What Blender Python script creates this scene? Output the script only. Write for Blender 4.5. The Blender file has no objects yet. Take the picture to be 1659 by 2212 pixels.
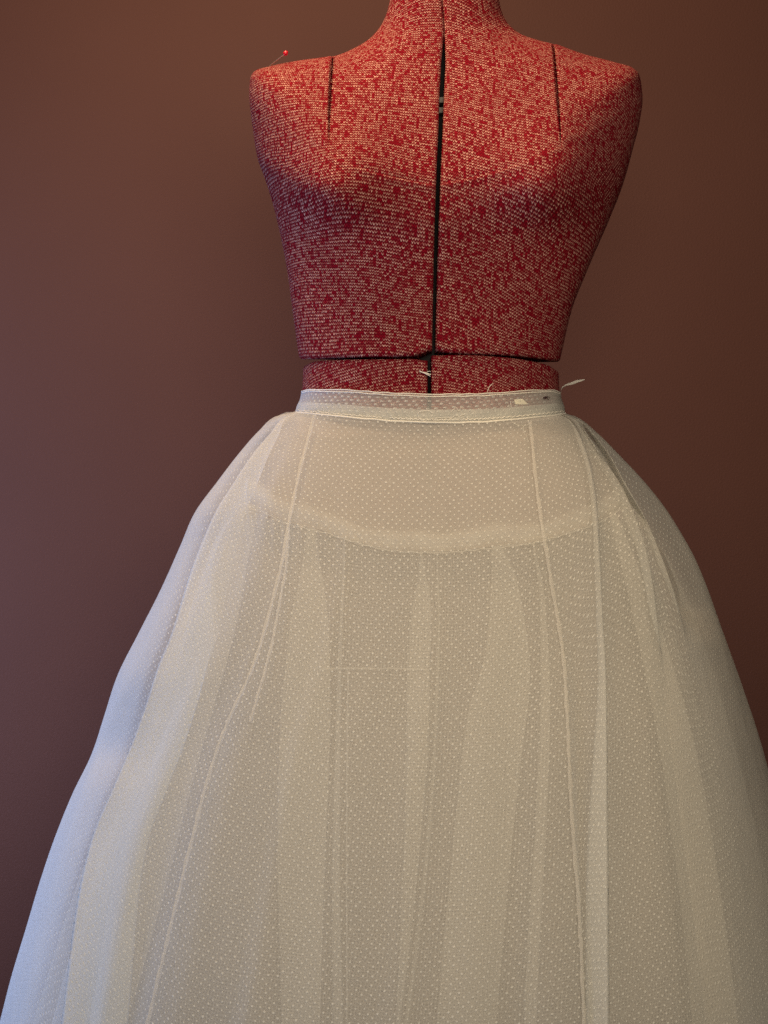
import bpy, bmesh, math, random
import numpy as np
from mathutils import Vector

random.seed(7)
rng = np.random.default_rng(7)
SC = bpy.context.scene
COL = SC.collection

# ------------------------------------------------------------------ camera
K = 1.0 / 2120.0          # metres per unit of the measuring grid at the body's depth
CXP, CYP = 829.5, 1106.0  # centre of the measuring grid
D = 1.5                   # camera to body axis
ZC = 1.0                  # camera height
cam_d = bpy.data.cameras.new("camera")
cam = bpy.data.objects.new("camera", cam_d)
COL.objects.link(cam)
cam.location = (0, -D, ZC)
cam.rotation_euler = (math.radians(90), 0, 0)
cam_d.sensor_fit = 'VERTICAL'
cam_d.sensor_height = 24.0
cam_d.lens = 24.0 * D / (2212 * K)
cam_d.clip_start = 0.05
cam_d.clip_end = 50
SC.camera = cam

# ------------------------------------------------------------------ world, lamps, exposure
world = bpy.data.worlds.new("World")
SC.world = world
world.use_nodes = True
bg = world.node_tree.nodes["Background"]
bg.inputs[0].default_value = (1.0, 0.86, 0.74, 1)
bg.inputs[1].default_value = 0.02


def area(name, loc, target, size, size_y, power, color, shape='RECTANGLE', spread=180):
    l = bpy.data.lights.new(name, 'AREA')
    l.shape = shape
    l.size = size
    l.size_y = size_y
    l.energy = power
    l.color = color
    l.spread = math.radians(spread)
    o = bpy.data.objects.new(name, l)
    COL.objects.link(o)
    o.location = loc
    d = Vector(target) - Vector(loc)
    o.rotation_euler = d.to_track_quat('-Z', 'Y').to_euler()
    return o


area("ceiling_lamp", (-0.20, -0.26, 2.10), (-0.04, 0.06, 1.2), 0.50, 0.50, 15.0, (1.0, 0.69, 0.40), 'DISK')
area("window_light", (-1.00, 0.06, 0.88), (-0.30, 0.52, 0.88), 0.45, 0.85, 9.5, (0.40, 0.54, 1.0))
area("window_fill", (-1.5, -0.85, 0.45), (0.0, 0.0, 0.40), 0.7, 0.8, 6.0, (0.46, 0.64, 1.0))
area("room_light", (0.14, -1.50, 1.34), (0.08, -0.1, 0.72), 0.5, 0.5, 16.0, (1.0, 0.83, 0.62))

SC.view_settings.view_transform = 'Standard'
SC.view_settings.look = 'None'
SC.view_settings.exposure = 0.0
SC.view_settings.gamma = 1.0
SC.render.engine = 'CYCLES'
SC.cycles.use_denoising = False
SC.cycles.transparent_max_bounces = 48
SC.cycles.max_bounces = 12
SC.cycles.diffuse_bounces = 6
SC.cycles.transmission_bounces = 8


# ------------------------------------------------------------------ helpers
def P(px, py, y=0.0):
    """Point measured on the body plane's grid, moved to depth y along its ray of sight."""
    f = (D + y) / D
    return ((px - CXP) * K * f, y, ZC + (CYP - py) * K * f)


def Pa(px, py, y):
    f = (D + y) / D
    return np.stack([(px - CXP) * K * f, y, ZC + (CYP - py) * K * f], -1)


def pchip(xs, ys, x):
    """Monotone cubic through (xs, ys); ys may carry trailing axes."""
    xs = np.asarray(xs, float)
    ys = np.asarray(ys, float)
    x = np.clip(np.asarray(x, float), xs[0], xs[-1])
    h = np.diff(xs)
    sh = (len(h),) + (1,) * (ys.ndim - 1)
    hb = h.reshape(sh)
    dl = np.diff(ys, axis=0) / hb
    m = np.zeros_like(ys)
    if len(xs) > 2:
        a, b = dl[:-1], dl[1:]
        w1 = 2 * hb[1:] + hb[:-1]
        w2 = hb[1:] + 2 * hb[:-1]
        ok = (a * b) > 0
        with np.errstate(divide='ignore', invalid='ignore'):
            mm = (w1 + w2) / (w1 / np.where(ok, a, 1) + w2 / np.where(ok, b, 1))
        m[1:-1] = np.where(ok, mm, 0)
    m[0], m[-1] = dl[0], dl[-1]
    i = np.clip(np.searchsorted(xs, x, side='right') - 1, 0, len(xs) - 2)
    t = ((x - xs[i]) / h[i]).reshape((len(np.atleast_1d(x)),) + (1,) * (ys.ndim - 1)) if ys.ndim > 1 else (x - xs[i]) / h[i]
    hh = h[i].reshape((-1,) + (1,) * (ys.ndim - 1)) if ys.ndim > 1 else h[i]
    t2, t3 = t * t, t * t * t
    return (2 * t3 - 3 * t2 + 1) * ys[i] + (t3 - 2 * t2 + t) * hh * m[i] + (-2 * t3 + 3 * t2) * ys[i + 1] + (t3 - t2) * hh * m[i + 1]


def curve(pts, py):
    """px at heights py along a measured line of (px, py) points."""
    a = np.array(pts, float)
    return pchip(a[:, 1], a[:, 0], py)


def smooth(a, b, x):
    t = np.clip((x - a) / (b - a), 0, 1)
    return t * t * (3 - 2 * t)


def link(name, me, mat, parent=None):
    o = bpy.data.objects.new(name, me)
    COL.objects.link(o)
    if mat is not None:
        me.materials.append(mat)
    if parent is not None:
        o.parent = parent
    return o


def grid_mesh(name, G, mat, parent=None, UV=None, flip=False, closed=False):
    nr, nc = G.shape[:2]
    me = bpy.data.meshes.new(name)
    idx = np.arange(nr * nc).reshape(nr, nc)
    if closed:
        idx = np.concatenate([idx, idx[:, :1]], 1)
    a, b, c, d = idx[:-1, :-1], idx[:-1, 1:], idx[1:, 1:], idx[1:, :-1]
    q = np.stack([a, d, c, b] if not flip else [a, b, c, d], -1).reshape(-1, 4)
    nf = len(q)
    me.vertices.add(nr * nc)
    me.vertices.foreach_set("co", G.reshape(-1).astype(np.float32))
    me.loops.add(nf * 4)
    me.loops.foreach_set("vertex_index", q.reshape(-1).astype(np.int32))
    me.polygons.add(nf)
    me.polygons.foreach_set("loop_start", np.arange(0, nf * 4, 4, dtype=np.int32))
    me.polygons.foreach_set("loop_total", np.full(nf, 4, dtype=np.int32))
    me.polygons.foreach_set("use_smooth", np.ones(nf, dtype=bool))
    if UV is not None:
        lay = me.uv_layers.new(name="UVMap")
        lay.data.foreach_set("uv", UV.reshape(-1, 2)[q.reshape(-1)].reshape(-1).astype(np.float32))
    me.update(calc_edges=True)
    me.validate()
    return link(name, me, mat, parent)


def tube(name, pts, r, mat, parent=None, nseg=6, taper=None):
    """A thread or cord swept along world points."""
    pts = np.array(pts, float)
    n = len(pts)
    T = np.gradient(pts, axis=0)
    T /= np.linalg.norm(T, axis=1, keepdims=True) + 1e-12
    up = np.array([0.13, -0.97, 0.21])
    A = np.cross(T, up)
    A /= np.linalg.norm(A, axis=1, keepdims=True) + 1e-12
    B = np.cross(T, A)
    ang = np.linspace(0, 2 * math.pi, nseg, endpoint=False)
    rr = np.full(n, r) if taper is None else r * np.asarray(taper)
    G = pts[:, None, :] + rr[:, None, None] * (np.cos(ang)[None, :, None] * A[:, None, :] + np.sin(ang)[None, :, None] * B[:, None, :])
    acc = np.concatenate([[0], np.cumsum(np.linalg.norm(np.diff(pts, axis=0), axis=1))])
    UV = np.stack(np.broadcast_arrays(ang[None, :] * r, acc[:, None]), -1)
    return grid_mesh(name, G, mat, parent, UV, closed=True)


def ribbon_along(name, C, W, mat, parent=None, n=5, crown=0.0006):
    """Narrow strip centred on world curve C, width vectors W (n,3)."""
    s = np.linspace(-0.5, 0.5, n)
    G = C[:, None, :] + s[None, :, None] * W[:, None, :]
    G[..., 1] -= crown * (1 - (2 * s) ** 2)[None, :]
    acc = np.concatenate([[0], np.cumsum(np.linalg.norm(np.diff(C, axis=0), axis=1))])
    w = np.linalg.norm(W, axis=1)
    UV = np.stack([s[None, :] * w[:, None], np.repeat(acc[:, None], n, 1)], -1)
    return grid_mesh(name, G, mat, parent, UV)


def empty(name, loc, label, cat, group=None):
    o = bpy.data.objects.new(name, None)
    COL.objects.link(o)
    o.empty_display_size = 0.05
    o["label"] = label
    o["category"] = cat
    if group:
        o["group"] = group
    return o


# ------------------------------------------------------------------ materials
class NT:
    def __init__(self, name):
        self.mat = bpy.data.materials.new(name)
        self.mat.use_nodes = True
        self.t = self.mat.node_tree
        self.t.nodes.clear()
        self.out = self.n('ShaderNodeOutputMaterial')

    def n(self, typ, **kw):
        nd = self.t.nodes.new(typ)
        for k, v in kw.items():
            setattr(nd, k, v)
        return nd

    def set(self, sock, v):
        if isinstance(v, bpy.types.NodeSocket):
            self.t.links.new(v, sock)
        elif v is not None:
            sock.default_value = v

    def m(self, op, a, b=None, c=None, clamp=False):
        nd = self.n('ShaderNodeMath', operation=op, use_clamp=clamp)
        self.set(nd.inputs[0], a)
        if b is not None:
            self.set(nd.inputs[1], b)
        if c is not None:
            self.set(nd.inputs[2], c)
        return nd.outputs[0]

    def mix(self, f, a, b):
        nd = self.n('ShaderNodeMix', data_type='RGBA')
        self.set(nd.inputs[0], f)
        self.set(nd.inputs[6], a)
        self.set(nd.inputs[7], b)
        return nd.outputs[2]

    def ss(self, x, a, b):
        nd = self.n('ShaderNodeMapRange', interpolation_type='SMOOTHSTEP')
        self.set(nd.inputs[0], x)
        nd.inputs[1].default_value = a
        nd.inputs[2].default_value = b
        nd.inputs[3].default_value = 0
        nd.inputs[4].default_value = 1
        return nd.outputs[0]

    def xyz(self, x, y, z=0.0):
        nd = self.n('ShaderNodeCombineXYZ')
        self.set(nd.inputs[0], x)
        self.set(nd.inputs[1], y)
        self.set(nd.inputs[2], z)
        return nd.outputs[0]

    def uv(self):
        nd = self.n('ShaderNodeUVMap')
        nd.uv_map = "UVMap"
        s = self.n('ShaderNodeSeparateXYZ')
        self.t.links.new(nd.outputs[0], s.inputs[0])
        return s.outputs[0], s.outputs[1], nd.outputs[0]

    def noise(self, vec, scale, detail=2, rough=0.5, dims='3D'):
        nd = self.n('ShaderNodeTexNoise', noise_dimensions=dims)
        self.set(nd.inputs['Vector'], vec)
        nd.inputs['Scale'].default_value = scale
        nd.inputs['Detail'].default_value = detail
        nd.inputs['Roughness'].default_value = rough
        return nd.outputs[0]

    def bump(self, h, strength, dist):
        nd = self.n('ShaderNodeBump')
        self.set(nd.inputs['Height'], h)
        nd.inputs['Strength'].default_value = strength
        nd.inputs['Distance'].default_value = dist
        return nd.outputs[0]

    def finish(self, shader):
        self.t.links.new(shader, self.out.inputs[0])
        return self.mat


def principled(name, color, rough=0.6, bumpscale=None, bumpd=0.0005, sheen=0.0, spec=0.3, var=0.0):
    t = NT(name)
    b = t.n('ShaderNodeBsdfPrincipled')
    b.inputs['Roughness'].default_value = rough
    b.inputs['Specular IOR Level'].default_value = spec
    b.inputs['Sheen Weight'].default_value = sheen
    tc = t.n('ShaderNodeTexCoord')
    if var:
        nz = t.noise(tc.outputs['Object'], 9.0, 4)
        dark = tuple(c * (1 - var) for c in color) + (1,)
        t.set(b.inputs['Base Color'], t.mix(t.ss(nz, 0.3, 0.7), dark, tuple(color) + (1,)))
    else:
        b.inputs['Base Color'].default_value = tuple(color) + (1,)
    if bumpscale:
        nz = t.noise(tc.outputs['Object'], bumpscale, 3)
        t.set(b.inputs['Normal'], t.bump(nz, 0.5, bumpd))
    return t.finish(b.outputs[0])


def knit(name, shear, curl, seed):
    """Marled jersey knit: chevron stitches, each course a yarn that changes from red to cream along its length."""
    t = NT(name)
    U, V, vec = t.uv()
    w1 = t.noise(t.xyz(U, V, seed), 9.0, 1)
    w2 = t.noise(t.xyz(U, V, seed + 5.3), 7.0, 1)
    U2 = t.m('ADD', U, t.m('MULTIPLY', t.m('SUBTRACT', w1, 0.5), 0.020))
    V2 = t.m('ADD', t.m('ADD', V, t.m('MULTIPLY', U, shear)), t.m('MULTIPLY', t.m('SUBTRACT', w2, 0.5), curl))
    fine = t.noise(t.xyz(U, V, seed + 9.1), 420.0, 1)
    fine2 = t.noise(t.xyz(U, V, seed + 19.1), 330.0, 1)
    u = t.m('ADD', t.m('DIVIDE', U2, 0.00245), t.m('MULTIPLY', t.m('SUBTRACT', fine2, 0.5), 0.55))
    v = t.m('ADD', t.m('DIVIDE', V2, 0.0029), t.m('MULTIPLY', t.m('SUBTRACT', fine, 0.5), 0.75))
    tri = t.m('ABSOLUTE', t.m('SUBTRACT', t.m('FRACT', u), 0.5))           # 0..0.5
    vv = t.m('ADD', v, t.m('MULTIPLY', tri, 1.15))
    row = t.m('FLOOR', vv)
    f = t.m('FRACT', vv)
    prof = t.m('SUBTRACT', 1.0, t.m('ABSOLUTE', t.m('SUBTRACT', t.m('MULTIPLY', f, 2.0), 1.0)))
    strand = t.ss(prof, 0.46, 0.88)
    gapu = t.ss(tri, 0.04, 0.20)                                          # cleft in the middle of each stitch
    col = t.m('FLOOR', t.m('ADD', u, 0.5))
    big = t.noise(t.xyz(U, V, seed + 2.2), 22.0, 3)
    wn = t.n('ShaderNodeTexWhiteNoise', noise_dimensions='2D')
    t.set(wn.inputs['Vector'], t.xyz(col, row))
    wc = t.n('ShaderNodeTexWhiteNoise', noise_dimensions='1D')
    t.set(wc.inputs['W'], col)
    pair = t.m('FLOOR', t.m('ADD', t.m('MULTIPLY', row, 0.5), wc.outputs[0]))     # red flecks run over about two courses
    wt = t.n('ShaderNodeTexWhiteNoise', noise_dimensions='2D')
    t.set(wt.inputs['Vector'], t.xyz(col, pair))
    yarn = t.noise(t.xyz(t.m('MULTIPLY', u, 0.45), t.m('MULTIPLY', row, 5.37), seed), 1.0, 1)
    run = t.m('ADD', t.m('ADD', t.m('MULTIPLY', wt.outputs[0], 0.27), t.m('MULTIPLY', wn.outputs[0], 0.50)),
              t.m('ADD', t.m('MULTIPLY', t.m('SUBTRACT', yarn, 0.5), 0.12), t.m('MULTIPLY', t.m('SUBTRACT', big, 0.5), 0.10)))
    cream = t.m('MULTIPLY', t.m('MULTIPLY', t.ss(run, 0.15, 0.44), strand), t.m('ADD', 0.22, t.m('MULTIPLY', gapu, 0.78)))
    tone = t.noise(t.xyz(U, V, seed + 3.1), 260.0, 2)
    creamc = t.mix(t.m('MULTIPLY', t.m('ADD', tone, wn.outputs[0]), 0.5), (0.34, 0.10, 0.085, 1), (0.86, 0.53, 0.44, 1))
    redc = t.mix(t.m('MULTIPLY', strand, 0.9), (0.12, 0.0025, 0.008, 1), (0.31, 0.005, 0.018, 1))
    colr = t.mix(cream, redc, creamc)
    b = t.n('ShaderNodeBsdfPrincipled')
    t.set(b.inputs['Base Color'], colr)
    b.inputs['Roughness'].default_value = 0.9
    b.inputs['Specular IOR Level'].default_value = 0.05
    b.inputs['Sheen Weight'].default_value = 0.0
    b.inputs['Sheen Roughness'].default_value = 0.6
    h = t.m('MULTIPLY', t.m('ADD', strand, t.m('MULTIPLY', cream, 0.35)), gapu)
    t.set(b.inputs['Normal'], t.bump(h, 0.8, 0.0007))
    return t.finish(b.outputs[0])


def sheer(name, color, alpha, dots=None, net=None, weave=0.0, transl=0.45, wr=0.0, zig=False, patch=0.0, fade=0.0):
    """Thin cloth: threads scatter and let light through, the gaps between them are clear.  Seen aslant the
    same cloth puts more thread in the line of sight."""
    t = NT(name)
    U, V, vec = t.uv()
    a = alpha
    hgt = None
    if weave:
        n1 = t.noise(t.xyz(t.m('MULTIPLY', U, 1.0), t.m('MULTIPLY', V, 0.05), 0), 1300.0, 1)
        n2 = t.noise(t.xyz(t.m('MULTIPLY', U, 0.05), t.m('MULTIPLY', V, 1.0), 4), 1300.0, 1)
        a = t.m('ADD', alpha, t.m('MULTIPLY', t.m('SUBTRACT', t.m('ADD', n1, n2), 1.0), weave))
    if patch:
        n3 = t.noise(t.xyz(U, t.m('MULTIPLY', V, 0.3), 8), 26.0, 3)
        a = t.m('ADD', a, t.m('MULTIPLY', t.m('SUBTRACT', n3, 0.5), patch))
    if fade:
        a = t.m('MULTIPLY', t.m('MULTIPLY', a, t.ss(V, -0.001, fade)), t.m('SUBTRACT', 1.0, t.m('MULTIPLY', t.ss(V, 0.016, 0.030), 0.8)))
    if dots:
        su, sv, rad = dots
        wob = t.noise(t.xyz(U, V, 2.0), 30.0, 1)
        u = t.m('ADD', t.m('DIVIDE', U, su), t.m('MULTIPLY', wob, 0.6))
        v = t.m('ADD', t.m('DIVIDE', V, sv), t.m('MULTIPLY', U, 6.0))
        ds = []
        for k in (0.0, 0.5):
            cu = t.m('FLOOR', t.m('ADD', u, k))
            cv = t.m('FLOOR', t.m('ADD', v, k))
            wn = t.n('ShaderNodeTexWhiteNoise', noise_dimensions='3D')
            t.set(wn.inputs['Vector'], t.xyz(cu, cv, k))
            js = t.n('ShaderNodeSeparateColor')
            t.set(js.inputs[0], wn.outputs[1])
            fu = t.m('SUBTRACT', t.m('SUBTRACT', t.m('FRACT', t.m('ADD', u, k)), 0.5), t.m('MULTIPLY', t.m('SUBTRACT', js.outputs[0], 0.5), 0.10))
            fv = t.m('SUBTRACT', t.m('SUBTRACT', t.m('FRACT', t.m('ADD', v, k)), 0.5), t.m('MULTIPLY', t.m('SUBTRACT', js.outputs[1], 0.5), 0.10))
            fu = t.m('MULTIPLY', fu, su)
            fv = t.m('MULTIPLY', fv, sv)
            dd = t.m('SQRT', t.m('ADD', t.m('MULTIPLY', fu, fu), t.m('MULTIPLY', fv, fv)))
            ds.append(t.m('DIVIDE', dd, t.m('ADD', 0.8, t.m('MULTIPLY', js.outputs[2], 0.4))))
        d = t.m('MINIMUM', ds[0], ds[1])
        dm = t.m('SUBTRACT', 1.0, t.ss(d, rad * 0.75, rad * 1.25))
        a = t.m('MAXIMUM', a, t.m('MULTIPLY', dm, 0.90))
        hgt = t.m('MULTIPLY', dm, 1.0)
    if net:
        cell, th, lo, hi = net
        vo = t.n('ShaderNodeTexVoronoi', voronoi_dimensions='2D', feature='DISTANCE_TO_EDGE')
        t.set(vo.inputs['Vector'], vec)
        vo.inputs['Scale'].default_value = 1.0 / cell
        vo.inputs['Randomness'].default_value = 0.55
        ln = t.m('SUBTRACT', 1.0, t.ss(vo.outputs['Distance'], th * 0.6, th * 1.5))
        a = t.m('ADD', lo, t.m('MULTIPLY', ln, hi - lo))
    if zig:
        z = t.m('ABSOLUTE', t.m('SUBTRACT', t.m('FRACT', t.m('DIVIDE', V, 0.0030)), 0.5))
        z2 = t.m('ABSOLUTE', t.m('SUBTRACT', t.m('MULTIPLY', t.m('SUBTRACT', z, 0.25), 0.0105), U))
        z3 = t.m('ABSOLUTE', t.m('ADD', t.m('MULTIPLY', t.m('SUBTRACT', z, 0.25), 0.0105), U))
        hz = t.m('SUBTRACT', 1.0, t.ss(t.m('MINIMUM', z2, z3), 0.0002, 0.0008))
        a = t.m('ADD', alpha, t.m('MULTIPLY', hz, 0.3), clamp=True)
        hgt = hz
    geo = t.n('ShaderNodeNewGeometry')
    dt = t.n('ShaderNodeVectorMath', operation='DOT_PRODUCT')
    t.set(dt.inputs[0], geo.outputs['True Normal'])
    t.set(dt.inputs[1], geo.outputs['Incoming'])
    cs = t.m('MAXIMUM', t.m('ABSOLUTE', dt.outputs['Value']), 0.38)
    clear = t.m('POWER', t.m('MAXIMUM', t.m('SUBTRACT', 1.0, a), 0.004), t.m('DIVIDE', 1.0, cs))
    nrm = None
    if wr:
        nz = t.noise(t.xyz(t.m('MULTIPLY', U, 1.0), t.m('MULTIPLY', V, 0.35), 1.7), 45.0, 3)
        h = t.m('MULTIPLY', nz, wr)
        if hgt is not None:
            h = t.m('ADD', h, t.m('MULTIPLY', hgt, 0.0004))
        nrm = t.bump(h, 1.0, 1.0)
    elif hgt is not None:
        nrm = t.bump(hgt, 0.7, 0.0005)
    df = t.n('ShaderNodeBsdfDiffuse')
    tr = t.n('ShaderNodeBsdfTranslucent')
    for s in (df, tr):
        s.inputs[0].default_value = tuple(color) + (1,)
        if nrm is not None:
            t.set(s.inputs['Normal'], nrm)
    mx = t.n('ShaderNodeMixShader')
    mx.inputs[0].default_value = transl
    t.set(mx.inputs[1], df.outputs[0])
    t.set(mx.inputs[2], tr.outputs[0])
    tp = t.n('ShaderNodeBsdfTransparent')
    m2 = t.n('ShaderNodeMixShader')
    t.set(m2.inputs[0], clear)
    t.set(m2.inputs[1], mx.outputs[0])
    t.set(m2.inputs[2], tp.outputs[0])
    return t.finish(m2.outputs[0])


WHITE = (0.82, 0.825, 0.775)
DOT = (0.0077, 0.0076, 0.00096)
M_KNIT_L = knit("marled_knit_upright", -0.06, 0.030, 1.0)
M_KNIT_R = knit("marled_knit_slanted", 0.30, 0.034, 11.0)
M_KNIT_HL = knit("marled_knit_hip", 0.02, 0.016, 21.0)
M_KNIT_HR = knit("marled_knit_hip_slanted", 0.10, 0.014, 31.0)
M_DOTTED = sheer("dotted_swiss", WHITE, 0.33, dots=DOT, weave=0.16, wr=0.0016)
M_BAND = sheer("waistband_cloth", WHITE, 0.27, dots=(0.0077, 0.0072, 0.0010), weave=0.2, wr=0.0006)
M_FACING = sheer("waistband_facing", WHITE, 0.66, weave=0.15, wr=0.0010, patch=0.15)
M_SEAM = sheer("overlocked_seam", (0.88, 0.86, 0.79), 0.38, zig=True)
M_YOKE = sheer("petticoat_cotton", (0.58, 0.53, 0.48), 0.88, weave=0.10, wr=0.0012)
M_HBAND = sheer("petticoat_gather_band", (0.86, 0.84, 0.77), 0.50, weave=0.12, wr=0.0008, patch=1.0, fade=0.014)
M_NET = sheer("stiff_net", (0.80, 0.78, 0.72), 0.3, net=(0.0030, 0.12, 0.13, 0.46))
M_NET2 = sheer("stiff_net_inner", (0.78, 0.75, 0.69), 0.3, net=(0.0031, 0.12, 0.16, 0.46))
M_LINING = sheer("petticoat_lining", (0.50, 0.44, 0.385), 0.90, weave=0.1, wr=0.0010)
M_THREAD = principled("cotton_thread", (0.80, 0.77, 0.68), 0.85, sheen=0.2)
M_CREAM = principled("cream_cloth_scrap", (0.86, 0.80, 0.64), 0.85, 900, 0.0003)
M_CORE = principled("black_gap_fill", (0.006, 0.006, 0.007), 0.7)  # black colour stands in for the shade inside the shells
M_PLASTIC = principled("pale_plastic", (0.11, 0.10, 0.09), 0.4)
M_CAP = principled("dark_neck_cap", (0.03, 0.025, 0.025), 0.5)
M_PINHEAD = principled("red_glass_bead", (0.55, 0.004, 0.022), 0.12, spec=0.6)
M_STEEL = None
_t = NT("pin_steel")
_b = _t.n('ShaderNodeBsdfPrincipled')
_b.inputs['Base Color'].default_value = (0.72, 0.58, 0.42, 1)
_b.inputs['Metallic'].default_value = 1.0
_b.inputs['Roughness'].default_value = 0.35
M_STEEL = _t.finish(_b.outputs[0])


def wall_material():
    t = NT("painted_wall")
    tc = t.n('ShaderNodeTexCoord')
    n1 = t.noise(tc.outputs['Object'], 1.6, 4, 0.55)
    n2 = t.noise(tc.outputs['Object'], 330.0, 3, 0.6)
    c = t.mix(t.ss(n1, 0.3, 0.7), (0.077, 0.0300, 0.0205, 1), (0.086, 0.0345, 0.0240, 1))
    b = t.n('ShaderNodeBsdfPrincipled')
    t.set(b.inputs['Base Color'], c)
    b.inputs['Roughness'].default_value = 0.75
    b.inputs['Specular IOR Level'].default_value = 0.25
    t.set(b.inputs['Normal'], t.bump(n2, 0.5, 0.0010))
    return t.finish(b.outputs[0])


# ------------------------------------------------------------------ the wall
def build_wall():
    bm = bmesh.new()
    bmesh.ops.create_cube(bm, size=1.0)
    for v in bm.verts:
        v.co.x *= 4.0
        v.co.y = v.co.y * 0.1 + 0.65
        v.co.z = v.co.z * 3.0 + 1.3
    me = bpy.data.meshes.new("wall")
    bm.to_mesh(me)
    bm.free()
    o = link("wall", me, wall_material())
    o["kind"] = "structure"
    o["label"] = "matte reddish brown painted wall behind the dress form"


build_wall()

# ------------------------------------------------------------------ the dress form
form = empty("dress_form", (0, 0, 0),
             "dress form covered in red and cream marled knit, open gap down its front", "dress form")

TT = [0, .08, .14, .20, .26, .32, .40, .46, .49, .52, .55, .62, .68, .72, .79, .85, .90, .95, 1.0]
OUT_L = [(843, -3), (838, 20), (826, 50), (800, 82), (765, 104), (722, 121), (640, 132), (580, 144), (553, 152), (541, 168),
         (538, 200), (545, 270), (556, 340), (572, 385), (592, 450), (610, 530), (622, 600), (632, 680), (645, 776)]
OUT_R = [(1077, -3), (1085, 28), (1100, 54), (1126, 74), (1160, 86), (1195, 95), (1260, 117), (1330, 135), (1366, 146), (1382, 165),
         (1388, 210), (1382, 262), (1365, 330), (1347, 395), (1318, 470), (1286, 545), (1262, 605), (1236, 675), (1211, 782)]
CEN = [(955, -3), (958, 30), (960, 70), (959, 110), (957.5, 150), (955, 200), (953, 260), (951, 310), (949.5, 335), (948.5, 360),
       (947.5, 385), (945.5, 440), (943.5, 490), (942.5, 525), (941, 575), (940, 620), (939, 665), (938, 710), (937.5, 0)]
DEP = [(-5, .056), (50, .058), (100, .064), (150, .073), (200, .085), (260, .100), (335, .116), (400, .124), (470, .121),
       (540, .110), (620, .100), (700, .094), (790, .091)]
GAP = [(-5, .6), (60, .6), (80, 1.6), (140, 5.2), (220, 5.6), (400, 5.6), (600, 4.6), (700, 4.2), (790, 4.6)]


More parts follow.
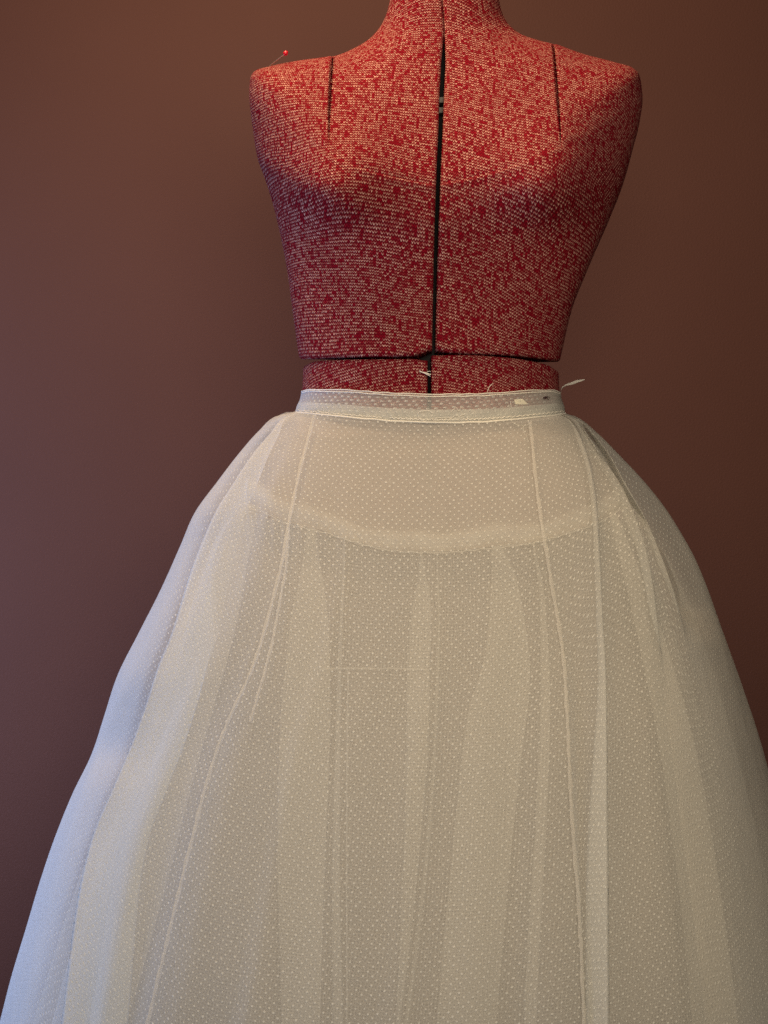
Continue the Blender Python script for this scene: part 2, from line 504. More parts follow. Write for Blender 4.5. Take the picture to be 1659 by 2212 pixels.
def torso_half(side, slit_on=1.0):
    s = -1 if side == 'L' else 1
    nr, nu = 330, 330
    t = np.linspace(0, 1, nr) ** 1.0
    out = np.array(OUT_L if s < 0 else OUT_R, float)
    cen = np.array(CEN, float)
    cen[-1, 1] = 741 if s < 0 else 751
    ox, oy = pchip(TT, out[:, 0], t), pchip(TT, out[:, 1], t)
    cx, cy = pchip(TT, cen[:, 0], t), pchip(TT, cen[:, 1], t)
    dep = np.array(DEP)
    gap = np.array(GAP)
    R = 0.0045
    # u: 0 at the gap, 1 at the side; denser near the side so that the turn is round
    u = np.sin(np.linspace(0, 1, nu) * math.pi / 2) ** 0.9
    u = u[None, :]
    g = pchip(gap[:, 0], gap[:, 1], cy) + R / K
    ex = cx + s * g
    px = ex[:, None] + (ox - ex)[:, None] * u
    bend = u ** 1.35
    py = cy[:, None] + (oy - cy)[:, None] * bend
    # lower edge keeps its measured line
    if s < 0:
        bx = [645, 700, 760, 880, 912, 928, 937]
        by = [776, 772, 770, 768, 762, 753, 741]
    else:
        bx = [938, 946, 960, 1000, 1100, 1160, 1211]
        by = [746, 754, 759, 762, 766, 772, 782]
    target = pchip(bx, by, px[-1]) - R / K
    w = smooth(0.80, 1.0, t)[:, None]
    py = py + w * (target - py[-1])[None, :]
    n = 2.35
    prof = (1 - np.clip(u, 0, 1) ** n) ** (1 / n)
    dc = pchip(dep[:, 0], dep[:, 1], cy)
    dc_end = pchip(dep[:, 0], dep[:, 1], np.array([775.]))[0]
    dd = dc[:, None] * prof
    # bust
    bcx, bcy = (706, 408) if s < 0 else (1198, 404)
    sy = np.where(py < bcy, 118, 80)
    dd = dd + 0.045 * np.exp(-((px - bcx) / 112) ** 2 - ((py - bcy) / sy) ** 2) * prof ** 0.6
    # soft hollow between bust and waist
    # shoulder dart: slit in the shell, outer side a little proud
    if s < 0:
        dl = [(722, 100), (719, 124), (714, 200), (711, 260), (710, 318)]
    else:
        dl = [(1192, 70), (1196, 97), (1203, 180), (1208, 250), (1212, 312)]
    lx = curve(dl, np.clip(py, dl[0][1], dl[-1][1]))
    endy = dl[-1][1]
    fade = 1 - smooth(endy - 22, endy + 6, py)
    widthp = 2.4 * (0.35 + 0.65 * (1 - smooth(endy - 120, endy, py)))
    dist = (px - lx)
    slit = np.exp(-(dist / widthp) ** 2) * fade * slit_on
    proud = 1 / (1 + np.exp(-np.clip(s * dist / 1.5, -30, 30))) * np.exp(-np.clip(s * dist, 0, None) / 60) * fade
    dd = dd - 0.022 * slit * np.clip(prof * 3, 0, 1) + 0.0020 * proud
    oyd = -1.8 * proud * (1 - smooth(0.55, 1.0, prof)) + 4.0 * slit * (1 - smooth(0.4, 1.0, prof))
    py = py + oyd
    # edges of the shell underneath the cover: a faint line under the yoke
    if s < 0:
        yl = pchip([560, 690, 740, 800, 870, 940], [300, 322, 345, 368, 385, 397], px)
    else:
        yl = pchip([950, 1010, 1080, 1140, 1200, 1340], [396, 384, 366, 345, 318, 300], px)
    side_ok = (smooth(680, 720, px) if s < 0 else 1 - smooth(1200, 1225, px))
    dd = dd - 0.0013 * np.exp(-((py - yl) / 3.0) ** 2) * side_ok + 0.0010 * smooth(-6, 0, py - yl) * (1 - smooth(0, 26, py - yl)) * side_ok
    front = Pa(px, py, -dd)
    # back of the shell
    nb = 40
    ub = np.sin(np.linspace(1, 0, nb) * math.pi / 2)[None, :]
    bxp = cx[:, None] + (ox - cx)[:, None] * ub
    byp = cy[:, None] + (oy - cy)[:, None] * ub ** 1.35
    byp = byp + w * ((pchip([600, 1250], [776, 776], bxp[-1]) - R / K) - byp[-1])[None, :] * (1 - ub) + w * (target[-1] - byp[-1, 0]) * ub
    profb = (1 - np.clip(ub, 0, 1) ** n) ** (1 / n)
    dback = pchip([-5, 100, 200, 400, 600, 790], [.05, .06, .085, .10, .09, .075], cy)[:, None] * profb
    back = Pa(bxp, byp, dback)
    G = np.concatenate([front, back[:, 1:]], 1)            # from the gap round the side to the centre back
    # turn the edge at the gap inwards
    cols = []
    e = front[:, :1]
    for ph in np.radians([90, 68, 45, 22]):
        c = e.copy()
        c[..., 0] += -s * R * math.sin(ph)
        c[..., 1] += R * (1 - math.cos(ph))
        cols.append(c)
    for dy in (0.05, 0.035, 0.02, 0.01):
        c = cols[0].copy() if dy == 0.05 else cols[0 + 4].copy()
        c = e.copy()
        c[..., 0] += -s * R
        c[..., 1] += R + dy * 0.6
        cols.append(c)
    order = cols[4:] + cols[:4]
    G = np.concatenate(order + [G], 1)
    # turn the lower edge inwards
    last = G[-1]
    ax = np.array([P(930, 780)[0], 0.0])
    vin = np.stack([ax[0] - last[:, 0], ax[1] - last[:, 1]], -1)
    vin /= np.linalg.norm(vin, axis=1, keepdims=True) + 1e-9
    rows = []
    for ph in np.radians([22, 45, 68, 90]):
        r = last.copy()
        r[:, :2] += vin * R * (1 - math.cos(ph))
        r[:, 2] -= R * math.sin(ph)
        rows.append(r)
    for dd2 in (0.01, 0.035):
        r = last.copy()
        r[:, :2] += vin * (R + dd2)
        r[:, 2] -= R
        rows.append(r)
    # turn the neck's top edge in
    first = G[0]
    vi0 = np.stack([P(958, 0)[0] - first[:, 0], -first[:, 1]], -1)
    vi0 /= np.linalg.norm(vi0, axis=1, keepdims=True) + 1e-9
    tops = []
    for ph in np.radians([90, 60, 30]):
        r = first.copy()
        r[:, :2] += vi0 * 0.003 * (1 - math.cos(ph))
        r[:, 2] += 0.003 * math.sin(ph)
        tops.append(r)
    G = np.concatenate([np.stack(tops), G, np.stack(rows)], 0)
    return G, s


def uv_from_grid(G, c0):
    dxy = np.linalg.norm(np.diff(G[..., :2], axis=1), axis=2)
    U = np.concatenate([np.zeros((G.shape[0], 1)), np.cumsum(dxy, 1)], 1)
    U = U - U[:, c0:c0 + 1]
    dyz = np.linalg.norm(np.diff(G[..., 1:], axis=0), axis=2) * np.sign(np.diff(G[..., 2], axis=0) - 1e-9)
    V = np.concatenate([np.zeros((1, G.shape[1])), np.cumsum(dyz, 0)], 0)
    top = smooth(P(0, 210)[2], P(0, 100)[2], G[..., 2])
    V = G[..., 2] + 0.6 * np.clip(G[..., 1] + 0.07, 0, None) * top
    return np.stack([U, V], -1)


for sd, mt in (('L', M_KNIT_L), ('R', M_KNIT_R)):
    G, s = torso_half(sd)
    UV = uv_from_grid(torso_half(sd, 0.0)[0], 8)
    if s > 0:
        UV[..., 0] *= 1
    grid_mesh("torso_panel", G, mt, form, UV, flip=(s < 0))


def hip_half(side):
    s = -1 if side == 'L' else 1
    nr, nu = 120, 130
    py1 = 1540
    if s < 0:
        out = [(655, 786), (653, 840), (642, 900), (606, 1000), (580, 1100), (568, 1200), (572, 1300), (600, 1540)]
        tx = [655, 672, 700, 800, 890, 915, 925]
        ty = [789, 781, 778, 775.5, 775, 778, 785]
        cx0, g = 928, 4.6
    else:
        out = [(1207, 798), (1209, 840), (1222, 900), (1258, 1000), (1285, 1100), (1296, 1200), (1294, 1300), (1270, 1540)]
        tx = [931, 938, 1000, 1100, 1160, 1190, 1207]
        ty = [772, 767.5, 766, 772, 781, 789, 800]
        cx0, g = 928, 4.2
    R = 0.004
    t = np.linspace(0, 1, nr)
    u = (np.sin(np.linspace(0, 1, nu) * math.pi / 2) ** 0.9)[None, :]
    oa = np.array(out, float)
    pyo = 790 + (py1 - 790) * t
    ox = pchip(oa[:, 1], oa[:, 0], pyo)
    ex = cx0 + s * (g + R / K)
    px = ex + (ox - ex)[:, None] * u
    top = pchip(tx, ty, px[0]) + R / K
    py = top[None, :] + (py1 - top[None, :]) * t[:, None]
    n = 2.35
    prof = (1 - np.clip(u, 0, 1) ** n) ** (1 / n)
    dc = pchip([780, 850, 950, 1100, 1200, 1300, 1540], [.088, .087, .098, .112, .104, .094, .08], pyo)
    front = Pa(px, py, -dc[:, None] * prof)
    ub = np.sin(np.linspace(1, 0, 30) * math.pi / 2)[None, :]
    bxp = cx0 + (ox - cx0)[:, None] * ub
    byp = py[:, -1:] + 0 * ub
    profb = (1 - np.clip(ub, 0, 1) ** n) ** (1 / n)
    back = Pa(bxp, byp, (dc * 0.9)[:, None] * profb)
    G = np.concatenate([front, back[:, 1:]], 1)
    e = front[:, :1]
    cols = []
    for dy in (0.03, 0.012):
        c = e.copy()
        c[..., 0] += -s * R
        c[..., 1] += R + dy
        cols.append(c)
    for ph in np.radians([90, 68, 45, 22]):
        c = e.copy()
        c[..., 0] += -s * R * math.sin(ph)
        c[..., 1] += R * (1 - math.cos(ph))
        cols.append(c)
    G = np.concatenate(cols + [G], 1)
    first = G[0]
    ax = np.array([P(930, 780)[0], 0.0])
    vin = ax[None, :] - first[:, :2]
    vin /= np.linalg.norm(vin, axis=1, keepdims=True) + 1e-9
    rows = []
    for dd2 in (0.03, 0.01):
        r = first.copy()
        r[:, :2] += vin * (R + dd2)
        r[:, 2] += R
        rows.append(r)
    for ph in np.radians([90, 68, 45, 22]):
        r = first.copy()
        r[:, :2] += vin * R * (1 - math.cos(ph))
        r[:, 2] += R * math.sin(ph)
        rows.append(r)
    G = np.concatenate([np.stack(rows), G], 0)
    dxy = np.linalg.norm(np.diff(G[..., :2], axis=1), axis=2)
    U = np.concatenate([np.zeros((G.shape[0], 1)), np.cumsum(dxy, 1)], 1)
    dyz = -np.linalg.norm(np.diff(G[..., 1:], axis=0), axis=2)
    V = np.concatenate([np.zeros((1, G.shape[1])), np.cumsum(dyz, 0)], 0)
    return G, np.stack([U, V], -1), s


for sd, mt in (('L', M_KNIT_HL), ('R', M_KNIT_HR)):
    G, UV, s = hip_half(sd)
    grid_mesh("hip_panel", G, mt, form, UV, flip=(s < 0))


def gap_dark_fill():
    """Black filler added inside the shells so that the gaps look dark."""
    zs = [P(0, -8)[2], P(0, 60)[2], P(0, 140)[2], P(0, 300)[2], P(0, 500)[2], P(0, 735)[2], P(0, 778)[2], P(0, 900)[2]]
    rx = [.045, .045, .055, .075, .075, .085, .100, .085]
    ry = [.038, .036, .040, .060, .066, .058, .062, .055]
    ang = np.linspace(0, 2 * math.pi, 48, endpoint=False)
    cx = P(948, 0)[0]
    G = np.stack([np.stack([cx + a * np.cos(ang), -b * np.sin(ang), np.full_like(ang, z)], -1) for z, a, b in zip(zs, rx, ry)])
    top = G[:1].copy()
    top[..., 0] = cx
    top[..., 1] = 0
    bot = G[-1:].copy()
    bot[..., 0] = cx
    bot[..., 1] = 0
    G = np.concatenate([top, G, bot], 0)
    grid_mesh("gap_dark_fill", G, M_CORE, form, closed=True)


gap_dark_fill()


def box(name, c, size, mat, parent, bev=0.0006, rot=(0, 0, 0)):
    bm = bmesh.new()
    bmesh.ops.create_cube(bm, size=1.0)
    for v in bm.verts:
        v.co = Vector((v.co.x * size[0], v.co.y * size[1], v.co.z * size[2]))
    bmesh.ops.bevel(bm, geom=bm.edges[:], offset=bev, segments=2, affect='EDGES')
    me = bpy.data.meshes.new(name)
    bm.to_mesh(me)
    bm.free()
    o = link(name, me, mat, parent)
    o.location = c
    o.rotation_euler = rot
    return o


# two pale teeth of the width adjuster show inside the front gap
for (ax_, ay_) in ((955, 219), (953, 241)):
    box("adjuster_tooth", P(ax_, ay_, -0.066), (0.0075, 0.012, 0.0052), M_PLASTIC, form)


def neck_cap():
    ang = np.linspace(0, 2 * math.pi, 64, endpoint=False)
    cx = P(960, 0)[0]
    prof = [(0.0, 0.012), (0.70, 0.012), (0.92, 0.010), (1.0, 0.004), (1.0, -0.004)]
    z0 = P(0, -6)[2]
    G = np.stack([np.stack([cx + r * 0.0535 * np.cos(ang), -r * 0.052 * np.sin(ang), np.full_like(ang, z0 + h)], -1) for r, h in prof])
    grid_mesh("neck_cap", G, M_CAP, form, closed=True)


neck_cap()


# ------------------------------------------------------------------ the garments: lofts through measured fold lines
SIL_L = [(638, 890), (626, 887), (600, 897), (560, 930), (520, 975), (470, 1040), (420, 1110), (390, 1180), (350, 1270), (300, 1370),
         (256, 1460), (230, 1540), (200, 1630), (158, 1720), (115, 1830), (88, 1910), (58, 2010), (28, 2110), (2, 2212), (-36, 2350)]
SIL_R = [(1221, 893), (1234, 896), (1252, 904), (1290, 935), (1340, 985), (1400, 1050), (1442, 1105), (1470, 1150), (1500, 1205), (1523, 1260),
         (1561, 1370), (1601, 1480), (1640, 1600), (1664, 1690), (1703, 1830), (1760, 2050), (1795, 2212), (1822, 2350)]
SLa, SRa = np.array(SIL_L, float), np.array(SIL_R, float)
FD = [(880, .100), (912, .103), (1000, .123), (1150, .152), (1400, .186), (1700, .222), (2212, .268), (2400, .28)]
BD = [(880, .082), (912, .09), (1000, .17), (1150, .23), (1400, .28), (1700, .31), (2212, .34), (2400, .35)]
FDa, BDa = np.array(FD), np.array(BD)


def half(py):
    l = pchip(SLa[:, 1] + np.arange(len(SLa)) * 1e-6, SLa[:, 0], py) if np.all(np.diff(SLa[:, 1]) > 0) else None
    return l


_l = SLa.copy()
_l[0, 1], _l[1, 1] = 884, 887


def sil_l(py):
    return pchip(_l[:, 1], _l[:, 0], py)


def sil_r(py):
    return pchip(SRa[:, 1], SRa[:, 0], py)


def front_y(px, py, scale=1.0, n=2.8):
    l, r = sil_l(py), sil_r(py)
    cx = 0.5 * (l + r)
    q = np.clip(np.abs(px - cx) / (0.5 * (r - l)), 0, 1)
    return -pchip(FDa[:, 0], FDa[:, 1], py) * scale * (1 - q ** n) ** (1 / n)


def rib(line, off, py0, py1=2340, nrow=150, y=None, scale=1.0, dx=0.0):
    """One fold line: measured (px, py) points; off = depth offset, constant or [(py, off)...]."""
    t = np.linspace(0, 1, nrow)
    py = py0 + (py1 - py0) * (0.35 * t + 0.65 * t ** 1.25)
    a = np.array(line, float)
    a = a[np.argsort(a[:, 1])]
    slope = (a[-1, 0] - a[-2, 0]) / (a[-1, 1] - a[-2, 1])
    px = pchip(a[:, 1], a[:, 0], py) + np.clip(py - a[-1, 1], 0, None) * slope
    px = px + (dx if np.isscalar(dx) else pchip([d[0] for d in dx], [d[1] for d in dx], py))
    o = off if np.isscalar(off) else pchip([d[0] for d in off], [d[1] for d in off], py)
    if y is None:
        yy = front_y(px, py, scale) + o
    else:
        yy = (y if np.isscalar(y) else pchip([d[0] for d in y], [d[1] for d in y], py)) + o
    return Pa(px, py, yy * np.ones_like(px))


def loft(name, ribs, mat, parent, anchor=0.5, step=0.006, kind=None, wob=0.0, seed=0, pucker=0.0):
    R = np.stack(ribs)                                  # (nribs, nrow, 3)
    ch = np.linalg.norm(np.diff(R, axis=0), axis=2).mean(1) + 1e-4
    s = np.concatenate([[0], np.cumsum(ch)])
    cols = []
    for i in range(len(ch)):
        k = max(4, int(ch[i] / step))
        cols += list(np.linspace(s[i], s[i + 1], k, endpoint=False))
    cols.append(s[-1])
    cols = np.array(cols)
    G = pchip(s, R, cols).transpose(1, 0, 2)            # (nrow, ncol, 3)
    if wob:
        zz, xx = G[..., 2], G[..., 0]
        ph = seed * 1.7
        wv = np.sin(xx * 46 + 3.1 * np.sin(zz * 9 + ph) + ph) + 0.6 * np.sin(xx * 91 - zz * 17 + 2 * ph) + 0.5 * np.sin(zz * 31 + xx * 22 + ph)
        grow = smooth(0.0, 0.35, np.linspace(0, 1, G.shape[0]))[:, None]
        G[..., 1] += wob * wv * grow
    if pucker:
        tt = np.linspace(0, 1, G.shape[0])[:, None]
        fall = (1 - np.exp(-tt / 0.006)) * np.exp(-tt / (0.05 + 0.05 * np.sin(G[..., 0] * 61 + 1) ** 2))
        G[..., 1] -= pucker * fall * (np.sin(G[..., 0] * 420 + 2.5 * np.sin(G[..., 0] * 57)) + 0.6 * np.sin(G[..., 0] * 733 + 1))
    d = np.linalg.norm(np.diff(G, axis=1), axis=2)
    U = np.concatenate([np.zeros((G.shape[0], 1)), np.cumsum(d, 1)], 1)
    c0 = int(np.argmin(np.abs(cols - anchor * s[-1])))
    U = U - U[:, c0:c0 + 1]
    dv = np.linalg.norm(np.diff(G, axis=0), axis=2)
    V = np.concatenate([np.zeros((1, G.shape[1])), np.cumsum(dv, 0)], 0)
    o = grid_mesh(name, G, mat, parent, np.stack([U, V], -1))
    return o, G


# ---- underneath: the petticoat -------------------------------------------------
pett = empty("petticoat", (0, 0, 0),
             "gathered white net petticoat with smooth hip yoke, seen through the dotted overskirt", "petticoat")

HIPSEAM = [(505, 1075), (560, 1098), (612, 1125), (700, 1147), (760, 1166), (850, 1187), (950, 1191), (1050, 1182), (1140, 1172), (1190, 1160),
           (1300, 1122), (1350, 1092), (1400, 1070)]
HSa = np.array(HIPSEAM, float)


def seam_y(px):
    return pchip(HSa[:, 0], HSa[:, 1], px)


def yoke():
    """Smooth yoke from waist to hip, all the way round."""
    n = 120
    ang = np.linspace(0, 2 * math.pi, n, endpoint=False)
    rows = []
    for t in np.linspace(0, 1, 40):
        py = 884 + t * (1165 - 884)
        l = pchip([880, 930, 1000, 1080, 1170], [648, 620, 580, 548, 524], np.array([py]))[0]
        r = pchip([880, 930, 1000, 1080, 1170], [1214, 1240, 1295, 1340, 1368], np.array([py]))[0]
        cx, hw = (l + r) / 2, (r - l) / 2
        f = pchip([880, 930, 1000, 1170], [.0935, .100, .114, .138], np.array([py]))[0]
        c, s_ = np.cos(ang), np.sin(ang)
        px = cx + hw * np.sign(c) * np.abs(c) ** 0.84
        y = np.where(s_ > 0, -f, f * 1.0) * np.abs(s_) ** 0.84
        dip = pchip(HSa[:, 0], HSa[:, 1], np.clip(px, 505, 1400))
        pyy = 884 + t * (np.where(s_ > 0, dip, 1080) - 884)
        rows.append(Pa(px, pyy, y))
    G = np.stack(rows)
    d = np.linalg.norm(np.diff(G, axis=1), axis=2)
    U = np.concatenate([np.zeros((G.shape[0], 1)), np.cumsum(d, 1)], 1)
    dv = np.linalg.norm(np.diff(G, axis=0), axis=2)
    V = np.concatenate([np.zeros((1, G.shape[1])), np.cumsum(dv, 0)], 0)
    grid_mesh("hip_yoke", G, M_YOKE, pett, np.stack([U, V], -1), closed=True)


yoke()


def base_band(py):
    return None


def hip_band():
    """Puffed gathers of seam allowance standing above the hip seam."""
    px = np.linspace(528, 1352, 260)
    py = seam_y(px)
    hgt = pchip([520, 560, 610, 700, 800, 950, 1100, 1180, 1300, 1340, 1385], [70, 68, 56, 52, 46, 52, 54, 48, 50, 60, 54], px)
    hgt = hgt + 3 * np.sin(px * 0.031) + 2 * np.sin(px * 0.077 + 1)
    rows = []
    for t in np.linspace(0, 1, 9):
        yy = py - hgt * (1 - t) + 4
        pxx = px
        l, r = 500, 1396
        q = np.clip(np.abs(pxx - 946) / 452, 0, 1)
        y = -0.142 * (1 - q ** 2.0) ** 0.5 - 0.010 * math.sin(math.pi * (0.15 + 0.85 * t)) - 0.0005 * np.sin(pxx * 0.33 + 2 * t) * (0.4 + t)
        rows.append(Pa(pxx, yy, y))
    G = np.stack(rows)
    d = np.linalg.norm(np.diff(G, axis=1), axis=2)
    U = np.concatenate([np.zeros((G.shape[0], 1)), np.cumsum(d, 1)], 1)
    dv = np.linalg.norm(np.diff(G, axis=0), axis=2)
    V = np.concatenate([np.zeros((1, G.shape[1])), np.cumsum(dv, 0)], 0)
    grid_mesh("gathered_band", G, M_HBAND, pett, np.stack([U, V], -1))
    # the stitched line below it
    tube("gather_stitching", Pa(px, py + 3 + 1.2 * np.sin(px * .21), G[-1, :, 1] - 0.003), 0.00028, M_THREAD, pett)


hip_band()


def inset(line, dx):
    return [(a + dx, b) for a, b in line]


NET_TOP_Y = [(1100, 0.010)]


def net_rib(line, off=0.0, wtop=None, dx=0.0):
    off = off if abs(off) > 0.02 else off * 0.22
    """Net fold line starting at the hip seam."""
    a = np.array(line, float)
    py0 = a[0, 1]
    return rib(line, [(py0, 0.004 + off * 0.2), (py0 + 90, 0.018 + off), (2340, 0.026 + off)], py0, 2340, dx=dx, scale=0.965)


def pleat(center, w, py0, depth=0.014):
    """Triple fold: out to the right edge, back under to the left edge."""
    w0 = max(4.0, 0.42 * w[0][1])
    wl = [(py0, -w0 / 2)] + [(p, -v / 2) for p, v in w]
    wr = [(py0, w0 / 2)] + [(p, v / 2) for p, v in w]
    return [net_rib(center, -depth * 0.5, dx=wr), net_rib(center, depth * 0.9, dx=wl)]


def net_layer():
    ribs = []
    ribs.append(net_rib([(534, 1086), (474, 1150), (420, 1270), (350, 1450), (270, 1660), (170, 1900), (70, 2212)], 0.03))
    ribs.append(net_rib([(538, 1088), (482, 1160), (440, 1270), (380, 1450), (310, 1660), (230, 1900), (140, 2212)], 0.0))
    ribs += pleat([(546, 1091), (508, 1200), (470, 1350), (425, 1500), (370, 1700), (310, 1950), (240, 2212)], [(1200, 60), (1500, 90), (2212, 70)], 1084)
    ribs.append(net_rib([(566, 1102), (556, 1200), (545, 1350), (510, 1500), (455, 1750), (400, 2000), (350, 2212)], 0.004))
    ribs.append(net_rib([(596, 1118), (592, 1200), (580, 1350), (560, 1500), (530, 1700), (490, 1950), (455, 2212)], 0.0))
    ribs.append(net_rib([(622, 1128), (610, 1200), (600, 1400), (585, 1600), (570, 1900), (558, 2212)], -0.004))
    ribs += pleat([(672, 1141), (672, 1230), (668, 1350), (662, 1500), (655, 1700), (650, 1950), (650, 2212)], [(1220, 40), (1350, 84), (1600, 110), (2212, 84)], 1141)
    ribs.append(net_rib([(728, 1155), (728, 1250), (722, 1400), (718, 1600), (716, 1900), (720, 2212)], 0.006))
    ribs += pleat([(744, 1161), (742, 1240), (735, 1400), (730, 1600), (726, 1900), (730, 2212)], [(1240, 6), (1500, 10), (2212, 24)], 1161)
    ribs.append(net_rib([(790, 1174), (792, 1300), (800, 1500), (805, 1800), (800, 2212)], -0.005))
    ribs.append(net_rib([(850, 1187), (848, 1300), (840, 1500), (835, 1800), (830, 2212)], 0.004))
    ribs += pleat([(910, 1190), (912, 1260), (909, 1350), (904, 1450), (902, 1600), (892, 1800), (860, 2212)], [(1230, 14), (1330, 46), (1500, 52), (1800, 40), (2212, 10)], 1190)
    ribs += pleat([(944, 1191), (948, 1350), (940, 1600), (922, 1850), (878, 2212)], [(1240, 5), (1500, 8), (2212, 9)], 1191, 0.008)
    ribs.append(net_rib([(960, 1191), (962, 1300), (962, 1450), (955, 1700), (915, 2000), (885, 2212)], 0.008))
    ribs.append(net_rib([(985, 1189), (985, 1300), (988, 1450), (975, 1700), (945, 1950), (905, 2212)], 0.0))
    ribs += pleat([(1072, 1180), (1090, 1260), (1096, 1400), (1072, 1560), (1050, 1750), (1025, 2000), (1008, 2212)], [(1240, 50), (1400, 92), (1560, 130), (1800, 128), (2212, 130)], 1180)
    ribs.append(net_rib([(1124, 1174), (1140, 1300), (1140, 1500), (1128, 1750), (1100, 2000), (1085, 2212)], 0.007))
    ribs += pleat([(1152, 1171), (1172, 1300), (1178, 1500), (1170, 1750), (1155, 2000), (1145, 2212)], [(1250, 10), (1500, 22), (2212, 30)], 1171, 0.010)
    ribs.append(net_rib([(1196, 1158), (1215, 1300), (1232, 1500), (1240, 1750), (1240, 2000), (1240, 2212)], 0.0))
    ribs.append(net_rib([(1236, 1145), (1262, 1300), (1290, 1500), (1310, 1750), (1325, 2000), (1335, 2212)], 0.0))
    ribs.append(net_rib([(1290, 1127), (1320, 1250), (1365, 1450), (1400, 1700), (1425, 2000), (1440, 2212)], 0.006))
    ribs += pleat([(1324, 1110), (1362, 1230), (1412, 1400), (1470, 1650), (1515, 1950), (1545, 2212)], [(1250, 40), (1500, 70), (2212, 100)], 1110)
    ribs.append(net_rib([(1346, 1095), (1416, 1220), (1490, 1450), (1565, 1750), (1620, 2000), (1655, 2212)], 0.0))
    ribs.append(net_rib([(1356, 1089), (1450, 1220), (1540, 1450), (1622, 1750), (1690, 2050), (1725, 2212)], 0.03))
    return loft("net_skirt", ribs, M_NET, pett, 0.5, 0.0028, wob=0.0006, seed=3, pucker=0.0022)


o_net, G_net = net_layer()


def under_layer(name, mat, scale, off, fold, nf, seed, step=0.012):
    """A full inner layer all the way round with many soft gathers."""
    rg = np.random.default_rng(seed)
    n = nf * 2
    ang = np.linspace(0, 2 * math.pi, n + 1)[:-1]
    ribs = []
    for i, a in enumerate(ang):
        t = np.linspace(0, 1, 90)
        py = 1120 + (2340 - 1120) * t
        l, r = sil_l(py) + 18 + 40 * (1 - t), sil_r(py) - 18 - 40 * (1 - t)
        l = np.minimum(l, 505 + 0 * l) if False else l
        cx, hw = (l + r) / 2, (r - l) / 2 * scale
        c, s_ = math.cos(a + rg.uniform(-.5, .5) * math.pi / n), math.sin(a)
        amp = fold * (0.15 + 0.85 * smooth(0, .25, t)) * (1 if i % 2 else -1) * rg.uniform(.6, 1.3)
        fd = pchip(FDa[:, 0], FDa[:, 1], py) * scale * 0.95 + off
        bd = pchip(BDa[:, 0], BDa[:, 1], py) * scale * 0.92
        px = cx + (hw + amp / K * 0.6) * np.sign(c) * abs(c) ** 0.93
        y = (-(fd + amp) if s_ > 0 else (bd + amp)) * abs(s_) ** 0.93
        ribs.append(Pa(px, py, y))
    ribs.append(ribs[0])
    return loft(name, ribs, mat, pett, 0.25, step, wob=0.001, seed=seed)


under_layer("inner_net_skirt", M_NET2, 0.90, -0.009, 0.004, 26, 11)
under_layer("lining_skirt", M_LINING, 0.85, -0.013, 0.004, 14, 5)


def strip_on(G, pts, wpx, name, mat, parent, lift=0.002, horizontal=False):
    """Narrow tape lying on a surface whose depth is read from grid G (nearest point)."""
    flat = G.reshape(-1, 3)
    f = (D + flat[:, 1]) / D
    gx = flat[:, 0] / (K * f) + CXP
    gy = CYP - (flat[:, 2] - ZC) / (K * f)
    C = []
    for (px, py) in pts:
        d2 = (gx - px) ** 2 + (gy - py) ** 2
        near = np.argsort(d2)[:24]
        C.append(P(px, py, flat[near, 1].min() - lift))
    C = np.array(C)
    ker = np.ones(9) / 9
    pad = np.pad(C[:, 1], 4, mode='edge')
    C2 = C.copy()
    C2[:, 1] = np.convolve(pad, ker, 'valid')
    T = np.gradient(C2, axis=0)
    W = np.cross(T, np.array([0, -1, 0]))
    W /= np.linalg.norm(W, axis=1, keepdims=True)
    k = np.arange(len(C2))
    C2 = C2 + W * (0.25 * K * (np.sin(k * 0.9) + np.sin(k * 0.37 + 2) + np.sin(k * 1.7 + 1)))[:, None]
    W = W * (1 + 0.16 * np.sin(k * 0.53) + 0.14 * np.sin(k * 1.31 + 1))[:, None]
    return ribbon_along(name, C2, W * (wpx * K), mat, parent)


def dense(line, n=120):
    a = np.array(line, float)
    s = np.concatenate([[0], np.cumsum(np.linalg.norm(np.diff(a, axis=0), axis=1))])
    t = np.linspace(0, s[-1], n)
    return np.stack([pchip(s, a[:, 0], t), pchip(s, a[:, 1], t)], -1)


strip_on(G_net, dense([(752, 1440), (750, 1600), (749, 1900), (750, 2330)]), 2.6, "net_seam", M_SEAM, pett, 0.004)
strip_on(G_net, dense([(690, 1446), (760, 1444), (840, 1444), (922, 1447)], 60), 3.2, "net_seam", M_SEAM, pett, 0.004)

# ---- on top: the dotted overskirt ----------------------------------------------
skirt = empty("dotted_overskirt", (0, 0, 0),
              "sheer white dotted swiss overskirt with narrow waistband, flared over the petticoat", "skirt")

LSEAM = [(680, 896), (662, 960), (640, 1050), (622, 1140), (608, 1220), (585, 1310), (560, 1400), (525, 1490), (496, 1550), (450, 1680), (418, 1800), (388, 1920),
         (352, 2070), (318, 2212)]
RSEAM = [(1145, 910), (1152, 980), (1163, 1080), (1180, 1190), (1200, 1310), (1217, 1420), (1226, 1560), (1232, 1700), (1240, 1830), (1250, 1950), (1262, 2212)]
WL = [(638, 891), (660, 893), (700, 897), (800, 906), (880, 912), (950, 914), (1020, 913), (1100, 908), (1160, 902), (1221, 894)]
WLa = np.array(WL, float)


def waist_py(px):
    return pchip(WLa[:, 0], WLa[:, 1], px)


def sk(line, off=0.0, dx=0.0, y=None):
    py0 = float(waist_py(np.array([np.clip(line[0][0], 638, 1221)]))[0])
    return rib(line, off, py0, 2340, dx=dx, y=y)


def lerp_line(A, B, f, n=14):
    py = np.linspace(915, 2212, n)
    xa, xb = curve(A, py), curve(B, py)
    pts = [(float(A[0][0] + (B[0][0] - A[0][0]) * f), 896.0)]
    return pts + [(float(a + (b - a) * f), float(p)) for a, b, p in zip(xa, xb, py)]


